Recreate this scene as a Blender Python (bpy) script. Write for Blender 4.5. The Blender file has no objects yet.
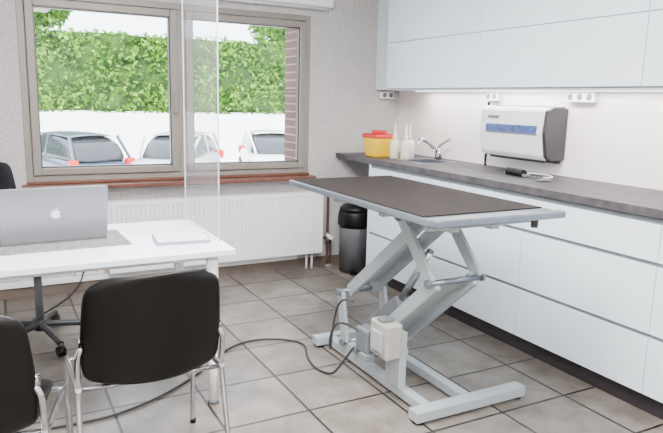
import bpy, bmesh, math, random
import numpy as np
from mathutils import Vector, Matrix
random.seed(3); rng=np.random.default_rng(5)
scene=bpy.context.scene

# ------------------------------------------------------------ materials
def new_mat(name):
    m=bpy.data.materials.new(name); m.use_nodes=True
    nt=m.node_tree; b=nt.nodes['Principled BSDF']
    return m,nt,b
def pmat(name,col,rough=0.5,metal=0.0,var=0.06,nscale=8.0,bump=0.0,bscale=60.0,spec=0.5,coat=0.0,emit=None,estr=0):
    m,nt,b=new_mat(name)
    tc=nt.nodes.new('ShaderNodeTexCoord')
    n=nt.nodes.new('ShaderNodeTexNoise'); n.inputs['Scale'].default_value=nscale; n.inputs['Detail'].default_value=4
    nt.links.new(tc.outputs['Object'],n.inputs['Vector'])
    r=nt.nodes.new('ShaderNodeValToRGB')
    r.color_ramp.elements[0].position=0.3; r.color_ramp.elements[1].position=0.7
    r.color_ramp.elements[0].color=tuple(max(0,c*(1-var)) for c in col)+(1,)
    r.color_ramp.elements[1].color=tuple(min(1,c*(1+var)) for c in col)+(1,)
    nt.links.new(n.outputs['Fac'],r.inputs['Fac'])
    nt.links.new(r.outputs['Color'],b.inputs['Base Color'])
    b.inputs['Roughness'].default_value=rough; b.inputs['Metallic'].default_value=metal
    b.inputs['Specular IOR Level'].default_value=spec
    b.inputs['Coat Weight'].default_value=coat
    if bump>0:
        n2=nt.nodes.new('ShaderNodeTexNoise'); n2.inputs['Scale'].default_value=bscale; n2.inputs['Detail'].default_value=3
        nt.links.new(tc.outputs['Object'],n2.inputs['Vector'])
        bp=nt.nodes.new('ShaderNodeBump'); bp.inputs['Strength'].default_value=bump; bp.inputs['Distance'].default_value=0.01
        nt.links.new(n2.outputs['Fac'],bp.inputs['Height']); nt.links.new(bp.outputs['Normal'],b.inputs['Normal'])
    if emit:
        b.inputs['Emission Color'].default_value=tuple(emit)+(1,); b.inputs['Emission Strength'].default_value=estr
    return m
def thin_glass(name,tint=(1,1,1),refl=0.05,white=0.0):
    m=bpy.data.materials.new(name); m.use_nodes=True; nt=m.node_tree; nt.nodes.clear()
    o=nt.nodes.new('ShaderNodeOutputMaterial'); t=nt.nodes.new('ShaderNodeBsdfTransparent'); t.inputs[0].default_value=tuple(tint)+(1,)
    g=nt.nodes.new('ShaderNodeBsdfGlossy'); g.inputs['Roughness'].default_value=0.02
    mx=nt.nodes.new('ShaderNodeMixShader'); mx.inputs[0].default_value=refl
    nt.links.new(t.outputs[0],mx.inputs[1]); nt.links.new(g.outputs[0],mx.inputs[2])
    last=mx
    if white>0:
        d=nt.nodes.new('ShaderNodeBsdfDiffuse'); d.inputs[0].default_value=(.95,.97,1,1)
        m2=nt.nodes.new('ShaderNodeMixShader'); m2.inputs[0].default_value=white
        nt.links.new(mx.outputs[0],m2.inputs[1]); nt.links.new(d.outputs[0],m2.inputs[2]); last=m2
    nt.links.new(last.outputs[0],o.inputs[0])
    return m

M={}
M['wallpaper']=pmat('textured_wallpaper',(.50,.475,.47),.85,var=.16,nscale=70,bump=.6,bscale=160)
M['wall']=pmat('painted_wall',(.80,.77,.76),.8,var=.03)
M['splash']=pmat('backsplash',(.92,.86,.84),.5,var=.02)
M['ceiling']=pmat('ceiling_white',(.85,.85,.85),.9,var=.02)
M['cab']=pmat('cabinet_laminate',(.73,.82,.90),.38,var=.01,nscale=2)
M['carcass']=pmat('cabinet_carcass',(.35,.38,.40),.5,var=.02)
M['groove']=pmat('handle_profile',(.20,.22,.24),.4,var=.02,metal=.3)
M['counter']=pmat('countertop_stone',(.070,.064,.070),.5,var=.35,nscale=14,spec=.3)
M['toe']=pmat('plinth_dark',(.030,.024,.027),.5,var=.15,nscale=10,spec=.3)
M['alu']=pmat('window_aluminium',(.24,.215,.19),.45,var=.04,metal=.2)
M['sill']=pmat('sill_wood',(.13,.045,.028),.4,var=.25,nscale=12)
M['enamel']=pmat('radiator_enamel',(.82,.82,.83),.35,var=.02)
M['white']=pmat('white_plastic',(.84,.84,.84),.4,var=.02)
M['desk']=pmat('desk_laminate',(.86,.89,.97),.35,var=.02)
M['paper']=pmat('paper',(.86,.86,.90),.7,var=.02)
M['folder_shadow']=pmat('folder_shadow_card',(.30,.31,.37),.5,var=.03)  # dark card puts the folder's grey shadow lines into the colour
M['paper2']=pmat('paper_print',(.20,.185,.19),.7,var=.35,nscale=40)
M['alum']=pmat('laptop_aluminium',(.25,.26,.285),.38,var=.02,metal=.5)
M['black']=pmat('black_plastic',(.0025,.002,.002),.38,var=.2,spec=.25)
M['blackf']=pmat('black_fabric',(.006,.006,.008),.8,var=.3,nscale=60,spec=.2)
M['chrome']=pmat('chrome',(.60,.60,.62),.12,var=.01,metal=1)
M['steel']=pmat('painted_steel',(.36,.40,.425),.38,var=.03,metal=.15)
M['steelrim']=pmat('brushed_steel',(.17,.20,.235),.3,var=.08,metal=.6,nscale=40)
M['mat']=pmat('rubber_mat',(.015,.0095,.0075),.65,var=.6,nscale=30,bump=.8,bscale=220,spec=.22)
M['beige']=pmat('motor_housing',(.34,.33,.295),.45,var=.03)
M['yellow']=pmat('sharps_yellow',(.80,.50,.0),.4,var=.03)
M['red']=pmat('sharps_red',(.55,.003,.003),.4,var=.04)
M['bottle']=pmat('bottle_plastic',(.80,.72,.56),.3,var=.03)
M['darkgrey']=pmat('dark_grey_plastic',(.028,.028,.031),.4,var=.1)
M['grey']=pmat('grey_plastic',(.13,.14,.155),.4,var=.05)
M['binsteel']=pmat('bin_steel',(.16,.165,.18),.3,var=.05,metal=.6)
M['blue']=pmat('label_blue',(.03,.07,.24),.4,var=.6,nscale=25)
M['cable']=pmat('grey_cable',(.02,.02,.02),.5,var=.1)
M['pipe']=pmat('brown_pipe',(.07,.04,.035),.4,var=.2)
M['brass']=pmat('valve_metal',(.55,.5,.42),.3,metal=.8)
M['base']=pmat('skirting_tile',(.14,.11,.09),.4,var=.15,nscale=6)
M['glass']=thin_glass('window_glass',refl=.02)
M['acryl']=thin_glass('acrylic_screen',(.985,.99,1),refl=.03,white=.08)
M['acryl_edge']=pmat('acrylic_edge',(.55,.65,.70),.1,var=.02)
M['lamp']=pmat('lamp_diffuser',(.9,.9,.9),.5,emit=(1,.98,.95),estr=3)
M['ground']=pmat('outdoor_paving',(.80,.78,.76),.9,var=.08,nscale=1)
M['carblue']=pmat('car_paint_slate',(.045,.06,.095),.25,var=.02,coat=.4)
M['carsilver']=pmat('car_paint_silver',(.45,.47,.50),.25,var=.02,coat=.4)
M['carwhite']=pmat('car_paint_white',(.8,.8,.8),.25,var=.02,coat=.6)
M['carglass']=pmat('car_glass',(.03,.035,.04),.12,var=.05,spec=.4)
M['tyre']=pmat('tyre',(.02,.02,.02),.8)
M['tail']=pmat('tail_light',(.5,.0,.0),.3)
M['bark']=pmat('bark',(.14,.10,.07),.9,var=.3,nscale=20)

def brick_mat():
    m,nt,b=new_mat('brick')
    tc=nt.nodes.new('ShaderNodeTexCoord'); mp=nt.nodes.new('ShaderNodeMapping'); mp.inputs['Rotation'].default_value=(math.pi/2,0,0)
    br=nt.nodes.new('ShaderNodeTexBrick'); br.inputs['Scale'].default_value=1
    br.inputs['Brick Width'].default_value=.21; br.inputs['Row Height'].default_value=.065; br.inputs['Mortar Size'].default_value=.006
    br.inputs['Color1'].default_value=(.13,.055,.038,1); br.inputs['Color2'].default_value=(.09,.04,.03,1); br.inputs['Mortar'].default_value=(.22,.20,.18,1)
    nt.links.new(tc.outputs['Object'],mp.inputs['Vector']); nt.links.new(mp.outputs[0],br.inputs['Vector']); nt.links.new(br.outputs['Color'],b.inputs['Base Color'])
    b.inputs['Roughness'].default_value=.9
    return m
M['brick']=brick_mat()
TS=.40; TX=.0; TY=.0
def tile_mat():
    m,nt,b=new_mat('floor_tiles')
    g=nt.nodes.new('ShaderNodeNewGeometry'); mp=nt.nodes.new('ShaderNodeMapping'); mp.inputs['Location'].default_value=(TX,TY,0)
    nt.links.new(g.outputs['Position'],mp.inputs['Vector'])
    br=nt.nodes.new('ShaderNodeTexBrick'); br.offset=0; br.inputs['Scale'].default_value=1
    br.inputs['Brick Width'].default_value=TS; br.inputs['Row Height'].default_value=TS; br.inputs['Mortar Size'].default_value=.007; br.inputs['Mortar Smooth'].default_value=.2
    br.inputs['Color1'].default_value=(.185,.165,.145,1); br.inputs['Color2'].default_value=(.265,.240,.215,1); br.inputs['Mortar'].default_value=(.020,.013,.009,1)
    nt.links.new(mp.outputs[0],br.inputs['Vector'])
    n=nt.nodes.new('ShaderNodeTexNoise'); n.inputs['Scale'].default_value=5; n.inputs['Detail'].default_value=9; n.inputs['Roughness'].default_value=.68
    nt.links.new(g.outputs['Position'],n.inputs['Vector'])
    r=nt.nodes.new('ShaderNodeValToRGB'); r.color_ramp.elements[0].position=.34; r.color_ramp.elements[1].position=.66
    r.color_ramp.elements[0].color=(.50,.46,.42,1); r.color_ramp.elements[1].color=(1.0,1.0,1.0,1)
    nt.links.new(n.outputs['Fac'],r.inputs['Fac'])
    mx=nt.nodes.new('ShaderNodeMix'); mx.data_type='RGBA'; mx.blend_type='MULTIPLY'; mx.inputs['Factor'].default_value=1
    nt.links.new(br.outputs['Color'],mx.inputs['A']); nt.links.new(r.outputs['Color'],mx.inputs['B'])
    nt.links.new(mx.outputs['Result'],b.inputs['Base Color'])
    b.inputs['Roughness'].default_value=.36
    bp=nt.nodes.new('ShaderNodeBump'); bp.inputs['Strength'].default_value=.4; bp.inputs['Distance'].default_value=.004; bp.invert=True
    nt.links.new(br.outputs['Fac'],bp.inputs['Height']); nt.links.new(bp.outputs['Normal'],b.inputs['Normal'])
    return m
M['tiles']=tile_mat()
def leaf_mat(name,c0,c1,sc=3):
    m,nt,b=new_mat(name)
    g=nt.nodes.new('ShaderNodeNewGeometry')
    n=nt.nodes.new('ShaderNodeTexNoise'); n.inputs['Scale'].default_value=sc; n.inputs['Detail'].default_value=6
    nt.links.new(g.outputs['Position'],n.inputs['Vector'])
    r=nt.nodes.new('ShaderNodeValToRGB'); r.color_ramp.elements[0].position=.35; r.color_ramp.elements[1].position=.65
    r.color_ramp.elements[0].color=c0+(1,); r.color_ramp.elements[1].color=c1+(1,)
    nt.links.new(n.outputs['Fac'],r.inputs['Fac']); nt.links.new(r.outputs['Color'],b.inputs['Base Color'])
    b.inputs['Roughness'].default_value=.7; b.inputs['Specular IOR Level'].default_value=.2
    return m
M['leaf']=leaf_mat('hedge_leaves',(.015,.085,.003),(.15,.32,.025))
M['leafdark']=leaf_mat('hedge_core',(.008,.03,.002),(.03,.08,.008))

# ------------------------------------------------------------ geometry helpers
COL=scene.collection
class G:
    def __init__(s,name,loc=(0,0,0),rot=0,world=True):
        s.o=bpy.data.objects.new(name,None); COL.objects.link(s.o); s.o.empty_display_size=.1
        s.o.location=loc; s.o.rotation_euler=(0,0,rot); s.world=world
        s.mw=Matrix.Translation(loc)@Matrix.Rotation(rot,4,'Z')
    def add(s,ob):
        ob.parent=s.o
        if s.world: ob.matrix_parent_inverse=s.mw.inverted()
def link(ob,g):
    COL.objects.link(ob)
    if g: g.add(ob)
    return ob
def mesh_obj(name,verts,faces,mat,g=None,smooth=False):
    me=bpy.data.meshes.new(name); me.from_pydata([tuple(v) for v in verts],[],faces); me.update()
    if isinstance(mat,str): mat=M[mat]
    me.materials.append(mat)
    if smooth:
        for p in me.polygons: p.use_smooth=True
    return link(bpy.data.objects.new(name,me),g)
def boxes(name,lst,mat,g=None,bevel=0.0,seg=2):
    V=[];F=[]
    for (x0,x1,y0,y1,z0,z1) in lst:
        b=len(V)
        V+=[(x0,y0,z0),(x1,y0,z0),(x1,y1,z0),(x0,y1,z0),(x0,y0,z1),(x1,y0,z1),(x1,y1,z1),(x0,y1,z1)]
        F+=[tuple(b+i for i in f) for f in [(0,3,2,1),(4,5,6,7),(0,1,5,4),(1,2,6,5),(2,3,7,6),(3,0,4,7)]]
    o=mesh_obj(name,V,F,mat,g)
    if bevel>0:
        m=o.modifiers.new('bevel','BEVEL'); m.width=bevel; m.segments=seg; m.limit_method='ANGLE'
    return o
def box(name,x0,x1,y0,y1,z0,z1,mat,g=None,bevel=0.0,seg=2):
    return boxes(name,[(x0,x1,y0,y1,z0,z1)],mat,g,bevel,seg)
def cyl(name,p0,p1,r,mat,g=None,r2=None,n=24,bevel=0):
    p0=Vector(p0);p1=Vector(p1); d=p1-p0
    bm=bmesh.new(); bmesh.ops.create_cone(bm,cap_ends=True,segments=n,radius1=r,radius2=r if r2 is None else r2,depth=d.length)
    me=bpy.data.meshes.new(name)
    q=d.to_track_quat('Z','Y').to_matrix().to_4x4()
    bmesh.ops.transform(bm,matrix=Matrix.Translation((p0+p1)/2)@q,verts=bm.verts)
    for f in bm.faces: f.smooth=len(f.verts)==4
    bm.to_mesh(me); bm.free(); me.materials.append(M[mat])
    o=link(bpy.data.objects.new(name,me),g)
    if bevel: 
        m=o.modifiers.new('bevel','BEVEL'); m.width=bevel; m.segments=3; m.limit_method='ANGLE'; m.angle_limit=math.radians(50)
    return o
def tube(name,pts,r,mat,g=None,order=3,res=10):
    cu=bpy.data.curves.new(name,'CURVE'); cu.dimensions='3D'; cu.bevel_depth=r; cu.bevel_resolution=3; cu.use_fill_caps=True
    sp=cu.splines.new('NURBS'); sp.points.add(len(pts)-1)
    for i,p in enumerate(pts): sp.points[i].co=(*p,1)
    sp.use_endpoint_u=True; sp.order_u=min(order,len(pts)); sp.resolution_u=res
    t=bpy.data.objects.new('tmp',cu); COL.objects.link(t)
    dg=bpy.context.evaluated_depsgraph_get(); me=bpy.data.meshes.new_from_object(t.evaluated_get(dg))
    bpy.data.objects.remove(t); me.name=name; me.materials.clear(); me.materials.append(M[mat])
    for p in me.polygons: p.use_smooth=True
    return link(bpy.data.objects.new(name,me),g)
def beam(name,p0,p1,wx,h,mat,g=None,bevel=.004):
    p0=Vector(p0);p1=Vector(p1); d=(p1-p0); L=d.length; d.normalize()
    sx=Vector((1,0,0)) if abs(d.x)<.9 else Vector((0,1,0)); up=d.cross(sx).normalized(); sx=up.cross(d).normalized()
    V=[];
    for t in (p0,p1):
        for a,b in ((-1,-1),(1,-1),(1,1),(-1,1)): V.append(t+sx*a*wx/2+up*b*h/2)
    F=[(0,1,2,3),(7,6,5,4),(0,4,5,1),(1,5,6,2),(2,6,7,3),(3,7,4,0)]
    o=mesh_obj(name,V,F,mat,g)
    bm=bmesh.new(); bm.from_mesh(o.data); bmesh.ops.recalc_face_normals(bm,faces=bm.faces); bm.to_mesh(o.data); bm.free()
    m=o.modifiers.new('bevel','BEVEL'); m.width=bevel; m.segments=2
    return o
def lathe(name,prof,loc,mat,g=None,n=32):
    V=[];F=[]
    for (r,z) in prof:
        for i in range(n):
            a=2*math.pi*i/n; V.append((loc[0]+r*math.cos(a),loc[1]+r*math.sin(a),loc[2]+z))
    for j in range(len(prof)-1):
        for i in range(n):
            F.append((j*n+i,j*n+(i+1)%n,(j+1)*n+(i+1)%n,(j+1)*n+i))
    F.append(tuple(range(n))[::-1]); F.append(tuple((len(prof)-1)*n+i for i in range(n)))
    o=mesh_obj(name,V,F,mat,g)
    for p in o.data.polygons: p.use_smooth=len(p.vertices)==4
    return o
def grid(name,fn,nu,nv,mat,g=None,thick=.012,sub=1):
    V=[];F=[]
    for i in range(nu):
        for j in range(nv): V.append(fn(-1+2*i/(nu-1),-1+2*j/(nv-1)))
    for i in range(nu-1):
        for j in range(nv-1): F.append((i*nv+j,i*nv+j+1,(i+1)*nv+j+1,(i+1)*nv+j))
    o=mesh_obj(name,V,F,mat,g,True)
    s=o.modifiers.new('solid','SOLIDIFY'); s.thickness=thick; s.offset=0
    if sub: 
        m=o.modifiers.new('sub','SUBSURF'); m.levels=sub; m.render_levels=sub
    return o
def prism(name,poly,axis,a0,a1,mat,g=None,bevel=0):
    n=len(poly)
    def mk(p,a): 
        return {'x':(a,p[0],p[1]),'y':(p[0],a,p[1]),'z':(p[0],p[1],a)}[axis]
    V=[mk(p,a0) for p in poly]+[mk(p,a1) for p in poly]
    F=[tuple(range(n)),tuple(range(n,2*n))[::-1]]+[(i,(i+1)%n,n+(i+1)%n,n+i) for i in range(n)]
    o=mesh_obj(name,V,F,mat,g)
    bm=bmesh.new(); bm.from_mesh(o.data); bmesh.ops.recalc_face_normals(bm,faces=bm.faces); bm.to_mesh(o.data); bm.free()
    if bevel:
        m=o.modifiers.new('bevel','BEVEL'); m.width=bevel; m.segments=3; m.limit_method='ANGLE'
    return o

# ------------------------------------------------------------ camera
f=630.;cx=331.5;cy=216.5
Yv=Vector((-10-cx,cy-92,-f)).normalized()
L=f*f/116
Dv=Vector((-0.025*L,-L,-f)).normalized()
Zv=-(Dv-Yv*Dv.dot(Yv)).normalized()
Xv=Yv.cross(Zv).normalized()
R=Matrix((Xv,Yv,Zv))
cam=bpy.data.cameras.new('camera'); co=bpy.data.objects.new('camera',cam); COL.objects.link(co)
co.matrix_world=Matrix.Translation((0,0,1.4))@R.to_4x4()
cam.sensor_width=36; cam.lens=36*f/663; cam.clip_start=.05; cam.clip_end=200
scene.camera=co

# ------------------------------------------------------------ room shell
YW=4.71; XW=3.18; XL=-2.0; YF=-1.2; HC=2.6
WX0,WX1,WZ0,WZ1=.18,2.30,.80,2.06
box('floor',XL,XW,YF,YW,-.12,0,'tiles')
box('ceiling',XL-.1,XW+.1,YF-.1,YW+.4,HC,HC+.15,'ceiling')
box('wall_right',XW,XW+.15,YF,YW+.4,-.12,HC,'splash')
box('wall_left',XL-.15,XL,YF,YW+.4,-.12,HC,'wall')
box('wall_front',XL-.15,XW+.15,YF-.15,YF,-.12,HC,'wall')
gw=G('wall_back',(0,YW,0))
def holewall(name,y0,y1,x0,x1,z0,z1,mat):
    boxes(name,[(XL,x0,y0,y1,-.12,HC),(x1,XW,y0,y1,-.12,HC),(x0,x1,y0,y1,-.12,z0),(x0,x1,y0,y1,z1,HC)],mat,gw)
holewall('inner_leaf',YW,YW+.09,WX0,WX1,WZ0,WZ1,'wallpaper')
boxes('outer_leaf',[(XL,WX0+.03,YW+.09,YW+.38,-1,HC),(WX1-.05,XW,YW+.09,YW+.38,-1,HC),(WX0+.03,WX1-.05,YW+.09,YW+.38,-1,WZ0-.02),(WX0+.03,WX1-.05,YW+.09,YW+.38,WZ1+.02,HC)],'brick',gw)
box('baseboard_back',XL,2.62,YW-.012,YW-.001,0,.075,'base',None,.003)
# window
g=G('window_1',((WX0+WX1)/2,YW,WZ0))
y0,y1=YW-.005,YW+.085
fw=.045; xm=1.25
boxes('outer_frame',[(WX0,WX0+fw,y0,y1,WZ0,WZ1),(WX1-fw,WX1,y0,y1,WZ0,WZ1),(WX0+fw,WX1-fw,y0,y1,WZ0,WZ0+fw),(WX0+fw,WX1-fw,y0,y1,WZ1-fw,WZ1),(xm-.03,xm+.03,y0,y1,WZ0+fw,WZ1-fw)],'alu',g,.004)
def sash(n,a,b):
    z0,z1=WZ0+fw+.004,WZ1-fw-.004; w=.05
    ya,yb=YW-.025,YW+.05
    boxes('sash_%d'%n,[(a,a+w,ya,yb,z0,z1),(b-w,b,ya,yb,z0,z1),(a+w,b-w,ya,yb,z0,z0+w),(a+w,b-w,ya,yb,z1-w,z1)],'alu',g,.006)
    boxes('gasket_%d'%n,[(a+w,a+w+.008,YW-.01,YW+.03,z0+w,z1-w),(b-w-.008,b-w,YW-.01,YW+.03,z0+w,z1-w),(a+w,b-w,YW-.01,YW+.03,z0+w,z0+w+.008),(a+w,b-w,YW-.01,YW+.03,z1-w-.008,z1-w)],'darkgrey',g)
    box('pane_%d'%n,a+w,b-w,YW+.01,YW+.014,z0+w,z1-w,'glass',g)
sash(1,WX0+fw+.002,xm-.032); sash(2,xm+.032,WX1-fw-.002)
box('handle_base',xm-.065,xm-.045,YW-.04,YW-.025,1.36,1.44,'alu',g,.003)
box('handle_lever',xm-.066,xm-.044,YW-.06,YW-.04,1.28,1.42,'alu',g,.006)
box('windowsill',WX0-.03,WX1+.02,YW-.12,YW-.006,WZ0-.045,WZ0-.012,'sill',None,.006)
box('trim_1',WX0,WX1,YW-.028,YW-.001,WZ0-.011,WZ0+.008,'sill',None,.003)
# roller blind
g=G('roller_blind',(1.2,YW-.05,2.13))
box('cassette',.02,2.46,YW-.10,YW-.002,2.125,2.24,'white',g,.02,4)
cyl('bottom_bar',(.06,YW-.05,2.118),(2.42,YW-.05,2.118),.012,'white',g)
cyl('chain',(2.44,YW-.06,2.13),(2.44,YW-.06,2.05),.003,'white',g)

# ------------------------------------------------------------ outside
GZ=-1.0
box('outdoor_ground',-25,40,YW+.4,60,GZ-.2,GZ,'ground')
def leaves(name,n,sampler,size,mat,g):
    P=np.array([sampler() for _ in range(n)])
    V=[];F=[]
    for p in P:
        a=Vector(rng.normal(size=3)).normalized(); b=a.cross(Vector(rng.normal(size=3))).normalized()
        s=size*(.6+.8*rng.random()); p=Vector(p); i=len(V)
        V+=[p-a*s,p+b*s*.5,p+a*s,p-b*s*.5]; F.append((i,i+1,i+2,i+3))
    return mesh_obj(name,V,F,mat,g)
g=G('garden_hedge',(6,24,GZ))
HY=23.; HT=3.50; HB=.75
def hf(s,t):
    x=6+18*s; z=HB+.1+(HT-HB-.15)*(t+1)/2
    return (x,HY+.35+.15*math.sin(x*2.1)*math.cos(z*3),z)
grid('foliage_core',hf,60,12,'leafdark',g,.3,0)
leaves('foliage',18000,lambda:(6+36*(rng.random()-.5),HY+.35*rng.random(),HB+(HT-HB)*rng.random()+.08*rng.random()),.10,'leaf',g)
box('blown_white_wall',-12,24,HY-.1,HY+.9,GZ,HB+.05,'carwhite')  # white slab added to stand for the overexposed band below the hedge
def tree(i,x,y,h,r):
    g=G('tree',(x,y,GZ))
    cyl('trunk',(x,y,GZ),(x,y,h),.16,'bark',g,.08)
    for k in range(5):
        a=k*1.25; cyl('branch_%d'%k,(x,y,h*.55),(x+math.cos(a)*r*.6,y+math.sin(a)*r*.6,h),.06,'bark',g,.02)
    def s():
        v=rng.normal(size=3); v/=np.linalg.norm(v); q=r*(.55+.5*rng.random())
        return (x+v[0]*q,y+v[1]*q,h+v[2]*q*.8)
    leaves('crown',2600,s,.16,'leaf',g)
tree(1,1.6,27,4.9,1.4); tree(2,12.2,27,5.0,2.0)

def car(loc,rot,paint):
    g=G('car',loc,rot,False)
    st=[(-2.05,.62,.35,.62),(-2.0,.78,.28,.80),(-1.6,.84,.22,.92),(-.6,.86,.2,.92),(.6,.86,.2,.92),(1.3,.84,.22,.86),(1.85,.76,.28,.74),(2.02,.60,.36,.60)]
    def loft(name,secs,mat,sub=2):
        n=len(secs[0]);V=[p for s in secs for p in s];F=[]
        for j in range(len(secs)-1):
            for i in range(n): F.append((j*n+i,j*n+(i+1)%n,(j+1)*n+(i+1)%n,(j+1)*n+i))
        F.append(tuple(range(n))[::-1]);F.append(tuple((len(secs)-1)*n+i for i in range(n)))
        o=mesh_obj(name,V,F,mat,g,True); m=o.modifiers.new('s','SUBSURF'); m.levels=sub; m.render_levels=sub
        bm=bmesh.new(); bm.from_mesh(o.data); bmesh.ops.recalc_face_normals(bm,faces=bm.faces); bm.to_mesh(o.data); bm.free()
    secs=[]
    for y,w,zb,zt in st:
        secs.append([(-w*.85,y,zb),(w*.85,y,zb),(w,y,(zb+zt)/2-.05),(w*.98,y,zt-.06),(w*.86,y,zt),(-w*.86,y,zt),(-w*.98,y,zt-.06),(-w,y,(zb+zt)/2-.05)])
    loft('body',secs,paint)
    cs=[(-1.98,.70,.66,.90),(-1.65,.74,.60,1.40),(-.6,.76,.60,1.47),(.35,.76,.60,1.44),(1.15,.72,.62,.90)]
    secs=[]
    for y,w,wt,zt in cs:
        secs.append([(-w,y,.82),(w,y,.82),(w*.97,y,.9),(wt,y,zt-.04),(wt*.8,y,zt),(-wt*.8,y,zt),(-wt,y,zt-.04),(-w*.97,y,.9)])
    loft('glasshouse',secs,'carglass')
    grid('roof',lambda s,t:(.60*s,-.60+.98*t,1.475-.05*s*s-.04*t*t),7,7,paint,g,.03,1)
    for sx in (-1,1):
        for k,(ya,za,yb,zb) in enumerate([(-2.0,.88,-1.6,1.42),(-.55,.9,-.55,1.43),(.40,1.4,1.2,.9)]):
            beam('pillar_%d_%d'%(k,sx+1),(sx*.72,ya,za),(sx*.61,yb,zb),.05,.07,paint,g,.01)
        for y in (-1.3,1.3):
            cyl('wheel_%d_%d'%(sx+1,y>0),(sx*.66,y,.31),(sx*.87,y,.31),.31,'tyre',g,bevel=.03)
            cyl('rim_%d_%d'%(sx+1,y>0),(sx*.86,y,.31),(sx*.885,y,.31),.19,'steelrim',g)
        box('tail_light_%d'%(sx+1),sx*.72-.11,sx*.72+.11,-2.06,-1.9,.66,.90,'tail',g,.03)
        box('headlight_%d'%(sx+1),sx*.62-.12,sx*.62+.12,1.85,2.0,.55,.68,'white',g,.03)
    box('number_plate',-.26,.26,-2.08,-2.04,.50,.61,'white',g,.005)
    box('bumper',-.75,.75,-2.09,-1.95,.30,.45,paint,g,.05)
car((1.58,17.6,GZ),math.radians(20),'carblue')
car((4.25,16.6,GZ),math.radians(150),'carsilver')
car((7.3,17.4,GZ),math.radians(165),'carwhite')

# ------------------------------------------------------------ radiator
g=G('radiator',(1.53,YW-.08,0))
rx0,rx1,rz0,rz1=.68,2.38,.14,.655; ry0,ry1=YW-.13,YW-.035
n=int((rx1-rx0)/.0333); step=(rx1-rx0)/n
V=[];F=[]
for i in range(n):
    for (u,dy) in ((0,0),(.25,.0),(.38,.012),(.62,.012),(.75,.0)):
        V.append((rx0+(i+u)*step,ry0+dy,rz0+.03)); V.append((rx0+(i+u)*step,ry0+dy,rz1-.03))
V.append((rx1,ry0,rz0+.03)); V.append((rx1,ry0,rz1-.03))
for i in range(len(V)//2-1): F.append((2*i,2*i+2,2*i+3,2*i+1))
mesh_obj('ribbed_front',V,F,'enamel',g)
boxes('body',[(rx0,rx1,ry0+.013,ry0+.022,rz0,rz1),(rx0,rx1,ry1-.012,ry1,rz0,rz1),(rx0,rx1,ry0,ry0+.012,rz0,rz0+.03),(rx0,rx1,ry0,ry0+.012,rz1-.03,rz1)],'enamel',g,.002)
boxes('grille_and_sides',[(rx0-.004,rx0,ry0,ry1,rz0,rz1),(rx1,rx1+.004,ry0,ry1,rz0,rz1),(rx0,rx1,ry0+.012,ry0+.03,rz1-.004,rz1+.002),(rx0,rx1,ry1-.03,ry1-.012,rz1-.004,rz1+.002)]+[(rx0+k*.02,rx0+k*.02+.008,ry0+.02,ry1-.02,rz1-.003,rz1+.001) for k in range(int((rx1-rx0)/.02))],'enamel',g)
for k,xx in enumerate((rx0+.2,rx1-.2)): box('bracket_%d'%k,xx-.015,xx+.015,ry1,YW-.001,rz0+.05,rz1-.05,'enamel',g)
for k,xx in enumerate((rx1-.12,rx1-.07)): cyl('feed_pipe_%d'%k,(xx,ry0+.05,0),(xx,ry0+.05,rz0+.02),.009,'enamel',g)
g=G('heating_pipe',(2.47,YW-.06,0))
tube('riser',[(2.47,YW-.05,0),(2.47,YW-.05,.3),(2.47,YW-.05,.60),(2.47,YW-.05,.68),(2.40,YW-.05,.68)],.011,'pipe',g)
tube('branch',[(2.50,YW-.05,0),(2.50,YW-.05,.2),(2.50,YW-.05,.25),(2.395,YW-.07,.25)],.009,'pipe',g)
cyl('valve',(2.47,YW-.05,.22),(2.47,YW-.05,.29),.022,'brass',g)
cyl('valve_knob',(2.47,YW-.05,.26),(2.47,YW-.12,.26),.02,'white',g)
cyl('floor_rose',(2.48,YW-.055,0),(2.48,YW-.055,.012),.04,'brass',g)
box('cable_trunking',-.3,2.2,YW-.03,YW-.001,.078,.115,'white',None,.003)
g=G('floor_outlet_box',(.56,YW,.17))
box('plate',.46,.65,YW-.03,YW-.001,.12,.20,'white',g,.006)
for k in range(2): cyl('outlet_%d'%k,(.51+.09*k,YW-.033,.16),(.51+.09*k,YW-.028,.16),.02,'yellow' if k else 'grey',g)

# ------------------------------------------------------------ kitchen base units
g=G('base_cabinets',(2.88,2.2,0))
FX=2.57; YA,YB=.08,4.16
box('carcass',FX+.022,XW-.002,YA,YB,.10,.924,'carcass',g)
box('end_panel',FX,XW-.002,YB,YB+.018,.10,.924,'cab',g,.001)
box('plinth',FX+.05,XW-.002,YA,YB+.01,0,.10,'toe',g)
rows=[(.103,.372),(.392,.705),(.725,.895)]
ys=[.08,.90,1.71,2.53,3.34,4.16]
k=0
for z0,z1 in rows:
    for i in range(5):
        box('drawer_front_%d'%k,FX,FX+.02,ys[i]+.0018,ys[i+1]-.0018,z0,z1,'cab',g,.0015); k+=1
for i,z in enumerate((.372,.705,.895)):
    box('handle_profile_%d'%i,FX+.012,FX+.022,YA,YB,z,z+.022,'groove',g)
g=G('kitchen_counter',(2.88,2.2,.92))
CZ0,CZ1=.925,.965; cx0,cx1=FX-.012,XW-.002
sx0,sx1,sy0,sy1=2.74,3.02,3.72,4.02
boxes('worktop',[(cx0,sx0,YA,YW-.002,CZ0,CZ1),(sx1,cx1,YA,YW-.002,CZ0,CZ1),(sx0,sx1,YA,sy0,CZ0,CZ1),(sx0,sx1,sy1,YW-.002,CZ0,CZ1)],'counter',g)
g=G('sink',(2.88,3.87,CZ1))
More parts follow.
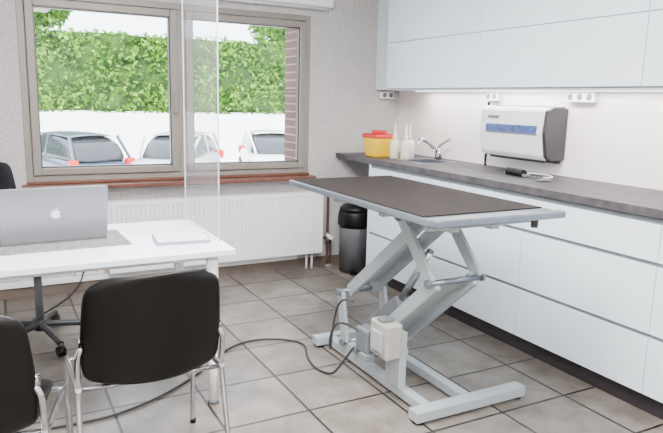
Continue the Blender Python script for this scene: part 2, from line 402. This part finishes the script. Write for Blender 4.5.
boxes('rim',[(sx0-.02,sx1+.02,sy0-.02,sy0,CZ1,CZ1+.004),(sx0-.02,sx1+.02,sy1,sy1+.02,CZ1,CZ1+.004),(sx0-.02,sx0,sy0,sy1,CZ1,CZ1+.004),(sx1,sx1+.02,sy0,sy1,CZ1,CZ1+.004)],'chrome',g,.001)
boxes('bowl',[(sx0,sx0+.003,sy0,sy1,.926,CZ1),(sx1-.003,sx1,sy0,sy1,.926,CZ1),(sx0,sx1,sy0,sy0+.003,.926,CZ1),(sx0,sx1,sy1-.003,sy1,.926,CZ1),(sx0,sx1,sy0,sy1,.9255,.929)],'steelrim',g)
g=G('faucet',(3.08,3.98,CZ1))
fx,fy=3.08,3.98
cyl('base',(fx,fy,CZ1),(fx,fy,CZ1+.09),.028,'chrome',g,.024)
tube('spout',[(fx,fy,CZ1+.05),(fx-.05,fy-.01,CZ1+.09),(fx-.16,fy-.03,CZ1+.16),(fx-.22,fy-.04,CZ1+.16),(fx-.225,fy-.04,CZ1+.12)],.016,'chrome',g)
tube('lever',[(fx,fy,CZ1+.09),(fx,fy-.01,CZ1+.12),(fx+.0,fy-.14,CZ1+.17)],.011,'chrome',g)

# upper cabinets
g=G('upper_kitchen_cabinets',(3.0,2.4,1.5))
UX=2.83; uy=[-.32,.88,2.08,3.28,4.39]; UZ=[1.505,1.862,2.30]
box('carcass',UX+.02,XW-.002,uy[0],uy[-1],1.50,2.32,'carcass',g)
k=0
for r in range(2):
    for i in range(4):
        box('door_%d'%k,UX,UX+.019,uy[i]+.002,uy[i+1]-.002,UZ[r]+.002,UZ[r+1]-.002,'cab',g,.0015); k+=1
box('underside',UX+.02,XW-.002,uy[0],uy[-1],1.494,1.4998,'cab',g)
box('led_strip',XW-.12,XW-.08,.4,4.3,1.488,1.494,'lamp',g)
box('filler',UX+.1,XW-.002,uy[-1]+.001,YW-.002,1.50,2.32,'cab',g)

def socket(nm,x0,x1,y0,y1,n,axis):
    g=G(nm,((x0+x1)/2,(y0+y1)/2,1.455))
    box('plate',x0,x1,y0,y1,1.425,1.49,'white',g,.006)
    for k in range(n):
        t=(k+.5)/n
        if axis=='x':
            yy=y0+(y1-y0)*t; cyl('outlet_%d'%k,(x0-.002,yy,1.457),(x0+.003,yy,1.457),.02,'grey',g)
        else:
            xx=x0+(x1-x0)*t; cyl('outlet_%d'%k,(xx,y0-.002,1.457),(xx,y0+.003,1.457),.02,'grey',g)
socket('power_socket',XW-.04,XW-.001,2.61,2.82,3,'x')
socket('power_socket',XW-.04,XW-.001,3.43,3.55,2,'x')
socket('power_socket',2.97,3.10,YW-.04,YW-.001,2,'y')

# dispenser
g=G('glove_dispenser',(3.09,3.12,1.05))
dy0,dy1,dz0,dz1=2.82,3.41,1.06,1.39
poly=[(XW-.03,dz0),(3.04,dz0),(3.015,dz0+.03),(2.995,dz0+.17),(3.01,dz1-.03),(3.04,dz1),(XW-.03,dz1)]
prism('housing',poly,'y',dy0+.03,dy1,'white',g,.008)
cap=[(XW-.001,dz0+.005),(3.06,dz0-.003),(3.02,dz0+.02),(2.99,dz0+.17),(3.005,dz1-.02),(3.05,dz1+.003),(XW-.001,dz1-.005)]
prism('side_cap',cap,'y',dy0,dy0+.03,'darkgrey',g,.006)
prism('side_cap_2',cap,'y',dy1,dy1+.015,'white',g,.006)
box('back_plate',XW-.031,XW-.001,dy0+.03,dy1,dz0-.02,dz1+.005,'darkgrey',g)
box('label_window',2.992,3.0,dy0+.08,dy1-.05,dz0+.165,dz0+.215,'blue',g,.001)
box('label_rim',2.9935,3.0,dy0+.07,dy1-.05,dz0+.155,dz0+.163,'grey',g,.001)
box('badge',2.998,3.012,dy1-.16,dy1-.06,dz0+.25,dz0+.27,'grey',g,.001)
cyl('roll_tip',(3.06,dy0+.05,dz0-.004),(3.06,dy1-.05,dz0-.004),.012,'darkgrey',g)
g=G('charging_cable',(3.16,3.5,1.2))
tube('cord',[(XW-.045,3.50,1.42),(XW-.05,3.51,1.35),(XW-.012,3.53,1.25),(XW-.012,3.53,1.1),(XW-.03,3.52,.98),(XW-.06,3.48,.974)],.009,'black',g)

# counter items
bx,by=2.72,4.29
g=G('sharps_container',(bx,by,CZ1))
def taper(name,x,y,z0,z1,hx0,hy0,hx1,hy1,mat,g,bv=.015):
    V=[(x-hx0,y-hy0,z0),(x+hx0,y-hy0,z0),(x+hx0,y+hy0,z0),(x-hx0,y+hy0,z0),(x-hx1,y-hy1,z1),(x+hx1,y-hy1,z1),(x+hx1,y+hy1,z1),(x-hx1,y+hy1,z1)]
    o=mesh_obj(name,V,[(0,3,2,1),(4,5,6,7),(0,1,5,4),(1,2,6,5),(2,3,7,6),(3,0,4,7)],mat,g)
    m=o.modifiers.new('b','BEVEL'); m.width=bv; m.segments=3
    return o
taper('tub',bx,by,CZ1,CZ1+.155,.078,.078,.098,.098,'yellow',g)
taper('lid',bx,by,CZ1+.155,CZ1+.185,.104,.104,.094,.094,'red',g,.008)
cyl('lid_cap',(bx,by,CZ1+.185),(bx,by,CZ1+.21),.06,'red',g,bevel=.004)
def bottle(x,y,mat,noz):
    g=G('spray_bottle',(x,y,CZ1))
    lathe('bottle',[(.032,0),(.038,.006),(.038,.11),(.032,.135),(.014,.15),(.014,.16)],(x,y,CZ1),mat,g)
    lathe('cap',[(.018,.155),(.018,.175),(.009,.185),(.006,.25),(.003,.28)],(x,y,CZ1),noz,g)
bottle(2.76,4.12,'bottle','bottle'); bottle(2.80,4.03,'bottle','white'); bottle(2.90,4.12,'white','bottle')
g=G('hair_clipper',(2.9,2.9,CZ1))
tube('body',[(2.88,3.0,CZ1+.024),(2.87,2.93,CZ1+.026),(2.85,2.83,CZ1+.024)],.024,'black',g)
box('blade',2.832,2.868,2.79,2.83,CZ1+.005,CZ1+.025,'chrome',g,.002)
tube('cord',[(2.88,3.0,CZ1+.02),(2.90,3.06,CZ1+.006),(2.98,3.1,CZ1+.006),(3.05,3.0,CZ1+.006),(3.08,2.85,CZ1+.006),(3.0,2.72,CZ1+.006),(2.92,2.74,CZ1+.006)],.005,'white',g)
g=G('bandage_scissors',(2.84,2.66,CZ1))
beam('blade_1',(2.88,2.76,CZ1+.006),(2.80,2.66,CZ1+.006),.014,.006,'chrome',g,.001)
beam('blade_2',(2.86,2.77,CZ1+.012),(2.83,2.65,CZ1+.012),.014,.005,'chrome',g,.001)
for k,(xx,yy) in enumerate(((2.79,2.64),(2.835,2.625))):
    tube('ring_%d'%k,[(xx+.02*math.cos(a),yy+.02*math.sin(a),CZ1+.009) for a in np.linspace(0,2*math.pi,12)],.005,'grey',g)
g=G('disinfectant_bottle',(2.86,1.86,CZ1))
lathe('bottle',[(.03,0),(.035,.006),(.035,.05),(.03,.075),(.014,.085),(.014,.09)],(2.86,1.86,CZ1),'red',g)
lathe('cap',[(.018,.088),(.018,.12),(.014,.125)],(2.86,1.86,CZ1),'white',g)

# pedal bin
bx,by=2.60,4.42
g=G('pedal_bin',(bx,by,0))
lathe('body',[(.118,0),(.122,.01),(.127,.48),(.13,.5)],(bx,by,0),'darkgrey',g,40)
lathe('steel_band',[(.1235,.03),(.1285,.40),(.126,.405)],(bx,by,0),'binsteel',g,40)
lathe('bag_rim',[(.132,.38),(.146,.41),(.138,.5),(.13,.515)],(bx,by,0),'black',g,40)
lathe('lid',[(.133,.515),(.128,.54),(.10,.565),(.03,.575)],(bx,by,0),'black',g,40)
box('pedal',bx-.11,bx-.05,by-.15,by-.10,.012,.03,'black',g,.006)

# ------------------------------------------------------------ examination table
g=G('veterinary_examination_table',(1.82,2.59,0))
tx0,tx1,ty0,ty1=1.47,2.165,1.905,3.26; TZ=.95
box('top_frame',tx0,tx1,ty0,ty1,TZ-.028,TZ,'steelrim',g,.005,3)
box('rubber_mat',tx0+.022,tx1-.02,ty0+.10,ty1-.02,TZ,TZ+.005,'mat',g,.001)
box('end_rail',tx0-.004,tx1+.004,ty0-.02,ty0+.03,TZ-.026,TZ+.006,'steelrim',g,.008,3)
NX,FXA=1.66,1.87
box('underframe_1',NX-.03,NX+.02,2.0,2.85,TZ-.075,TZ-.028,'steel',g,.004)
box('underframe_2',FXA-.02,FXA+.03,2.0,2.85,TZ-.075,TZ-.028,'steel',g,.004)
for k,yy in enumerate((2.02,2.36,2.80)): box('underframe_cross_%d'%k,1.52,2.11,yy-.02,yy+.02,TZ-.06,TZ-.028,'steel',g,.004)
cyl('clamp_knob',(2.05,1.95,TZ-.07),(2.05,1.95,TZ-.028),.016,'darkgrey',g)
# angled parallelogram lift: two parallel main arms, short end links top and bottom
A0,A1=(2.70,.11),(2.11,.63); B0,B1=(2.90,.37),(2.26,.885); U0,U1=(2.36,.885),(2.11,.63); L0,L1=(2.84,.10),(2.90,.37)
for k,x in enumerate((NX,FXA)):
    s=1 if k==0 else -1
    beam('long_arm_lower_%d'%k,(x,*A0),(x,*A1),.028,.065,'steel',g)
    beam('long_arm_upper_%d'%k,(x+s*.03,*B0),(x+s*.03,*B1),.028,.065,'steel',g)
    beam('link_upper_%d'%k,(x-s*.028,*U0),(x-s*.028,*U1),.022,.06,'steel',g)
    beam('link_lower_%d'%k,(x-s*.028,*L0),(x-s*.028,*L1),.022,.06,'steel',g)
    box('foot_bracket_%d'%k,x-.03,x+.03,2.62,2.92,.055,.10,'steel',g,.004)
for k,(y,z) in enumerate((A0,A1,B0,B1,U0,L0)):
    cyl('pivot_shaft_%d'%k,(NX-.045,y,z),(FXA+.045,y,z),.014,'steelrim',g)
    for j,x in enumerate((NX-.047,FXA+.047)): cyl('pivot_cap_%d_%d'%(k,j),(x-.006,y,z),(x+.006,y,z),.02,'grey',g)
beam('cover_plate_lower',(1.765,2.62,.20),(1.765,2.17,.60),.20,.012,'steel',g)
beam('cover_plate_upper',(1.765,2.86,.42),(1.765,2.46,.74),.15,.012,'steel',g)
beam('actuator_body',(1.765,2.80,.18),(1.765,2.50,.42),.07,.07,'grey',g,.01)
cyl('actuator_rod',(1.765,2.52,.42),(1.765,2.30,.72),.018,'chrome',g)
box('motor_housing',1.53,1.62,2.28,2.43,.22,.39,'beige',g,.012,3)
box('motor_cover',1.517,1.53,2.31,2.40,.25,.35,'steel',g,.008)
box('motor_cable_gland',1.535,1.60,2.33,2.38,.39,.405,'grey',g,.004)
boxes('motor_bracket',[(1.62,1.66,2.30,2.42,.06,.34)],'steel',g,.004)
box('control_box',1.54,1.61,2.47,2.58,.18,.30,'grey',g,.01)
box('rear_foot_bar',1.56,2.16,3.04,3.10,.012,.062,'steel',g,.004)
box('front_foot_bar',1.56,2.20,2.06,2.13,.012,.062,'steel',g,.004)
box('side_rail_1',1.63,1.68,2.13,3.04,.015,.06,'steel',g,.004)
box('side_rail_2',1.86,1.91,2.13,3.04,.015,.06,'steel',g,.004)
for k,(x,y) in enumerate(((1.59,3.07),(2.13,3.07),(1.59,2.095),(2.17,2.095))): cyl('foot_%d'%k,(x,y,0),(x,y,.014),.028,'black',g)
tube('coiled_lead',[(1.56,2.52,.26),(1.50,2.66,.32),(1.49,2.76,.2),(1.52,2.80,.06),(1.55,2.84,.2),(1.58,2.82,.38),(1.59,2.7,.38)],.006,'darkgrey',g)
g=G('power_cable',(1.0,3.0,0))
tube('cord',[(1.53,2.58,.18),(1.48,2.64,.05),(1.46,2.68,.008),(1.42,2.78,.008),(1.45,2.95,.008),(1.53,3.12,.008),(1.42,3.25,.008),(1.25,3.30,.008),(1.08,3.23,.008),(.857,2.975,.008),(.557,2.76,.008),(.25,2.68,.008),(-.1,2.75,.008)],.006,'cable',g)

# ------------------------------------------------------------ desk
g=G('desk',(.2,3.0,0))
DX0,DX1,DY0,DY1,DZ=-.62,.92,2.60,3.37,.74
box('desktop',DX0,DX1,DY0,DY1,DZ-.027,DZ,'desk',g,.003)
box('apron_back',DX0+.1,DX1-.08,DY1-.09,DY1-.07,DZ-.075,DZ-.027,'white',g)
box('apron_front',DX0+.1,DX1-.08,DY0+.07,DY0+.09,DZ-.055,DZ-.027,'white',g)
for k,(x,y) in enumerate(((.83,2.66),(.84,3.29),(-.54,2.66),(-.54,3.29))):
    cyl('leg_upper_%d'%k,(x,y,.30),(x,y,DZ-.027),.026,'white',g)
    cyl('leg_lower_%d'%k,(x,y,.02),(x,y,.30),.020,'white',g)
    cyl('leg_foot_%d'%k,(x,y,0),(x,y,.02),.026,'grey',g)
g=G('protective_screen',(.895,3.05,DZ))
box('sheet',.892,.897,2.76,3.33,DZ+.004,2.35,'acryl',g)
boxes('edge',[(.892,.897,2.757,2.76,DZ+.004,2.35),(.892,.897,3.33,3.333,DZ+.004,2.35)],'acryl_edge',g)
boxes('foot',[(.8922,.8968,2.80,3.3,DZ,DZ+.004)],'acryl_edge',g)
g=G('computer_cable',(-.1,3.3,0))
tube('cord_1',[(-.02,3.26,DZ-.076),(-.03,3.26,.45),(-.16,3.30,.30),(-.10,3.6,.05),(.1,4.1,.008),(.48,4.64,.02),(.51,4.675,.15)],.006,'cable',g)
tube('cord_2',[(-.12,3.26,DZ-.076),(-.10,3.26,.40),(-.02,3.32,.18),(-.05,3.5,.03),(-.2,3.7,.007)],.006,'cable',g)
# laptop
g=G('laptop',(.22,3.0,DZ+.006),math.radians(3),False)
w=.22
def rrect(hx,hy,r,n=6):
    P=[]
    for cxx,cyy,a0 in ((hx-r,hy-r,0),(-hx+r,hy-r,90),(-hx+r,-hy+r,180),(hx-r,-hy+r,270)):
        for i in range(n+1):
            a=math.radians(a0+90*i/n); P.append((cxx+r*math.cos(a),cyy+r*math.sin(a)))
    return P
o=prism('base',[(p[0],p[1]+.15) for p in rrect(w,.145,.015)],'z',0,.014,'alum',g,.002)
box('keyboard',-.17,.17,.10,.23,.014,.0155,'black',g)
th=math.radians(12)
lid=prism('lid',[(p[0],p[1]+.125) for p in rrect(w,.125,.014)],'y',-.003,.004,'alum',g,.0015)
scr=box('screen',-.205,.205,.004,.0055,.012,.24,'black',g)
pts=[]
for i in range(40):
    a=2*math.pi*i/40; r=.021
    x=r*math.cos(a)*.98; z=r*math.sin(a)
    if math.hypot(x-.025,z-.003)<.011:
        t=math.atan2(z-.003,x-.025); x=.025+.011*math.cos(t); z=.003+.011*math.sin(t)
    z-= .004*math.exp(-(x/.005)**2)*(1 if z>0 else -1)
    pts.append((x,z+.125))
em=prism('emblem',pts,'y',-.0045,-.003,'white',g)
lf=prism('emblem_leaf',[(0,.148),(.002,.154),(.008,.158),(.007,.151)],'y',-.0045,-.003,'white',g)
for ob in (lid,scr,em,lf):
    ob.rotation_euler=(th,0,0); ob.location=(0,.002,.010)
def sheet(name,x,y,hx,hy,z0,z1,rot,mat):
    g=G(name,(x,y,z0),math.radians(rot),False)
    box('sheets',-hx,hx,-hy,hy,0,z1-z0,mat,g,.0005)
    return g
g=sheet('paper_stack',.24,3.02,.275,.17,DZ,DZ+.005,2,'paper2')
g=sheet('document_folder',.745,2.87,.12,.10,DZ,DZ+.016,-6,'folder_shadow')
box('top_sheet',-.114,.114,-.094,.094,.0161,.0175,'paper',g)
sheet('paper_sheet',.64,3.16,.105,.14,DZ,DZ+.001,12,'paper')

# ------------------------------------------------------------ chairs
def side_chair(loc,rot):
    g=G('side_chair',(loc[0],loc[1],0),rot,False)
    def rr(s,n=7): return max(0.0,(1-abs(s)**n))**(1/n)
    def back(s,t):
        s2=s*.995
        wv=.236*(1-.05*max(0,s))*rr(s2)
        x=wv*t; z=.635+.20*s*(1-.035*abs(t)**3)
        y=-.045*(s+1)/2-.02*((s+1)/2)**2+.045*t*t
        return (x,y,z)
    grid('backrest',back,17,17,'black',g,.014,1)
    def seat(s,t):
        s2=s*.995; wv=.218*rr(s2,6); x=wv*t; y=.235+.205*s
        z=.445-.012*(1-t*t)-.02*max(0,s)**3+.01*max(0,-s)**2
        return (x,y,z)
    grid('seat',seat,17,17,'black',g,.016,1)
    for sx in (-1,1):
        tube('rear_leg_%d'%(sx+1),[(sx*.215,.035,.60),(sx*.245,.02,.58),(sx*.246,.03,.50),(sx*.246,.05,.42),(sx*.255,-.06,.015)],.010,'chrome',g)
        tube('front_leg_%d'%(sx+1),[(sx*.246,.03,.44),(sx*.246,.1,.425),(sx*.246,.34,.42),(sx*.246,.42,.41),(sx*.25,.46,.015)],.010,'chrome',g)
        for k,y in enumerate((-.061,.461)): cyl('foot_%d_%d'%(sx+1,k),(sx*.253,y,0),(sx*.253,y,.02),.013,'black',g)
        cyl('side_boss_%d'%(sx+1),(sx*.212,.035,.60),(sx*.24,.035,.60),.018,'chrome',g)
    cyl('cross_bar_1',(-.246,.06,.425),(.246,.06,.425),.009,'chrome',g)
    cyl('cross_bar_2',(-.246,.36,.42),(.246,.36,.42),.009,'chrome',g)
side_chair((.440,2.06),math.radians(0))
side_chair((-.17,1.88),math.radians(-14))

# office chair behind desk
g=G('office_chair',(.17,3.80,0),math.radians(125),False)
for k in range(5):
    a=k*2*math.pi/5+.3; c,s=math.cos(a),math.sin(a)
    tube('base_arm_%d'%k,[(0,0,.10),(c*.15,s*.15,.095),(c*.29,s*.29,.07)],.018,'darkgrey',g)
    cyl('caster_%d'%k,(c*.29-s*.02,s*.29+c*.02,.028),(c*.29+s*.02,s*.29-c*.02,.028),.028,'black',g)
    cyl('caster_stem_%d'%k,(c*.29,s*.29,.03),(c*.29,s*.29,.075),.008,'darkgrey',g)
cyl('hub',(0,0,.07),(0,0,.13),.035,'darkgrey',g)
cyl('gas_lift',(0,0,.12),(0,0,.44),.022,'grey',g)
box('mechanism',-.09,.09,-.08,.08,.42,.455,'darkgrey',g,.01)
box('seat_cushion',-.23,.22,-.22,.22,.455,.52,'blackf',g,.03,4)
tube('back_support',[(-.05,0,.44),(.0-.05,.2,.44),(-.05,.29,.46),(-.05,.30,.7)],.016,'darkgrey',g)
grid('backrest',lambda s,t:(.19*t*(1-.1*s*s),.27-.05*t*t+.03*s,.82+.25*s*(1-.06*t*t)),9,9,'blackf',g,.05,2)

# ------------------------------------------------------------ lights
w=bpy.data.worlds.new('sky'); scene.world=w; w.use_nodes=True
nt=w.node_tree; bg=nt.nodes['Background']; sky=nt.nodes.new('ShaderNodeTexSky'); sky.sky_type='HOSEK_WILKIE'; sky.turbidity=6; sky.sun_direction=(-.3,-.6,.75)
mx=nt.nodes.new('ShaderNodeMix'); mx.data_type='RGBA'; mx.inputs['Factor'].default_value=.75
mx.inputs['B'].default_value=(.80,.90,1,1); nt.links.new(sky.outputs[0],mx.inputs['A']); nt.links.new(mx.outputs['Result'],bg.inputs[0]); bg.inputs[1].default_value=11
def light(name,kind,loc,rot,e,col,**kw):
    l=bpy.data.lights.new(name,kind); l.energy=e; l.color=col
    for k,v in kw.items(): setattr(l,k,v)
    o=bpy.data.objects.new(name,l); o.location=loc; o.rotation_euler=rot; COL.objects.link(o); return o
sd=Vector((.25,.65,-.72)); light('sun','SUN',(0,-5,20),sd.to_track_quat('-Z','Y').to_euler(),16,(1,.96,.9),angle=.02)
light('ceiling_fill_light','AREA',(.9,2.2,2.54),(0,0,0),190,(1,.985,.965),shape='RECTANGLE',size=1.2,size_y=1.2)  # added fill above the view, evens out the room light
light('ceiling_fill_light','AREA',(.2,-.2,2.54),(0,0,0),210,(1,.985,.965),shape='RECTANGLE',size=1.2,size_y=1.2)  # second added fill, unseen behind the camera
light('under_cabinet_light','AREA',(XW-.1,2.35,1.485),(0,0,0),26,(1,.95,.91),shape='RECTANGLE',size=.05,size_y=3.8)
g=G('ceiling_fill_panel',(.9,2.2,2.56)); box('housing',.25,1.55,1.55,2.85,2.56,HC,'lamp',g,.01)  # unseen glowing panel added to go with the fill light
g=G('ceiling_fill_panel',(.2,-.2,2.56)); box('housing',-.45,.85,-.85,.45,2.56,HC,'lamp',g,.01)  # same added panel for the rear fill
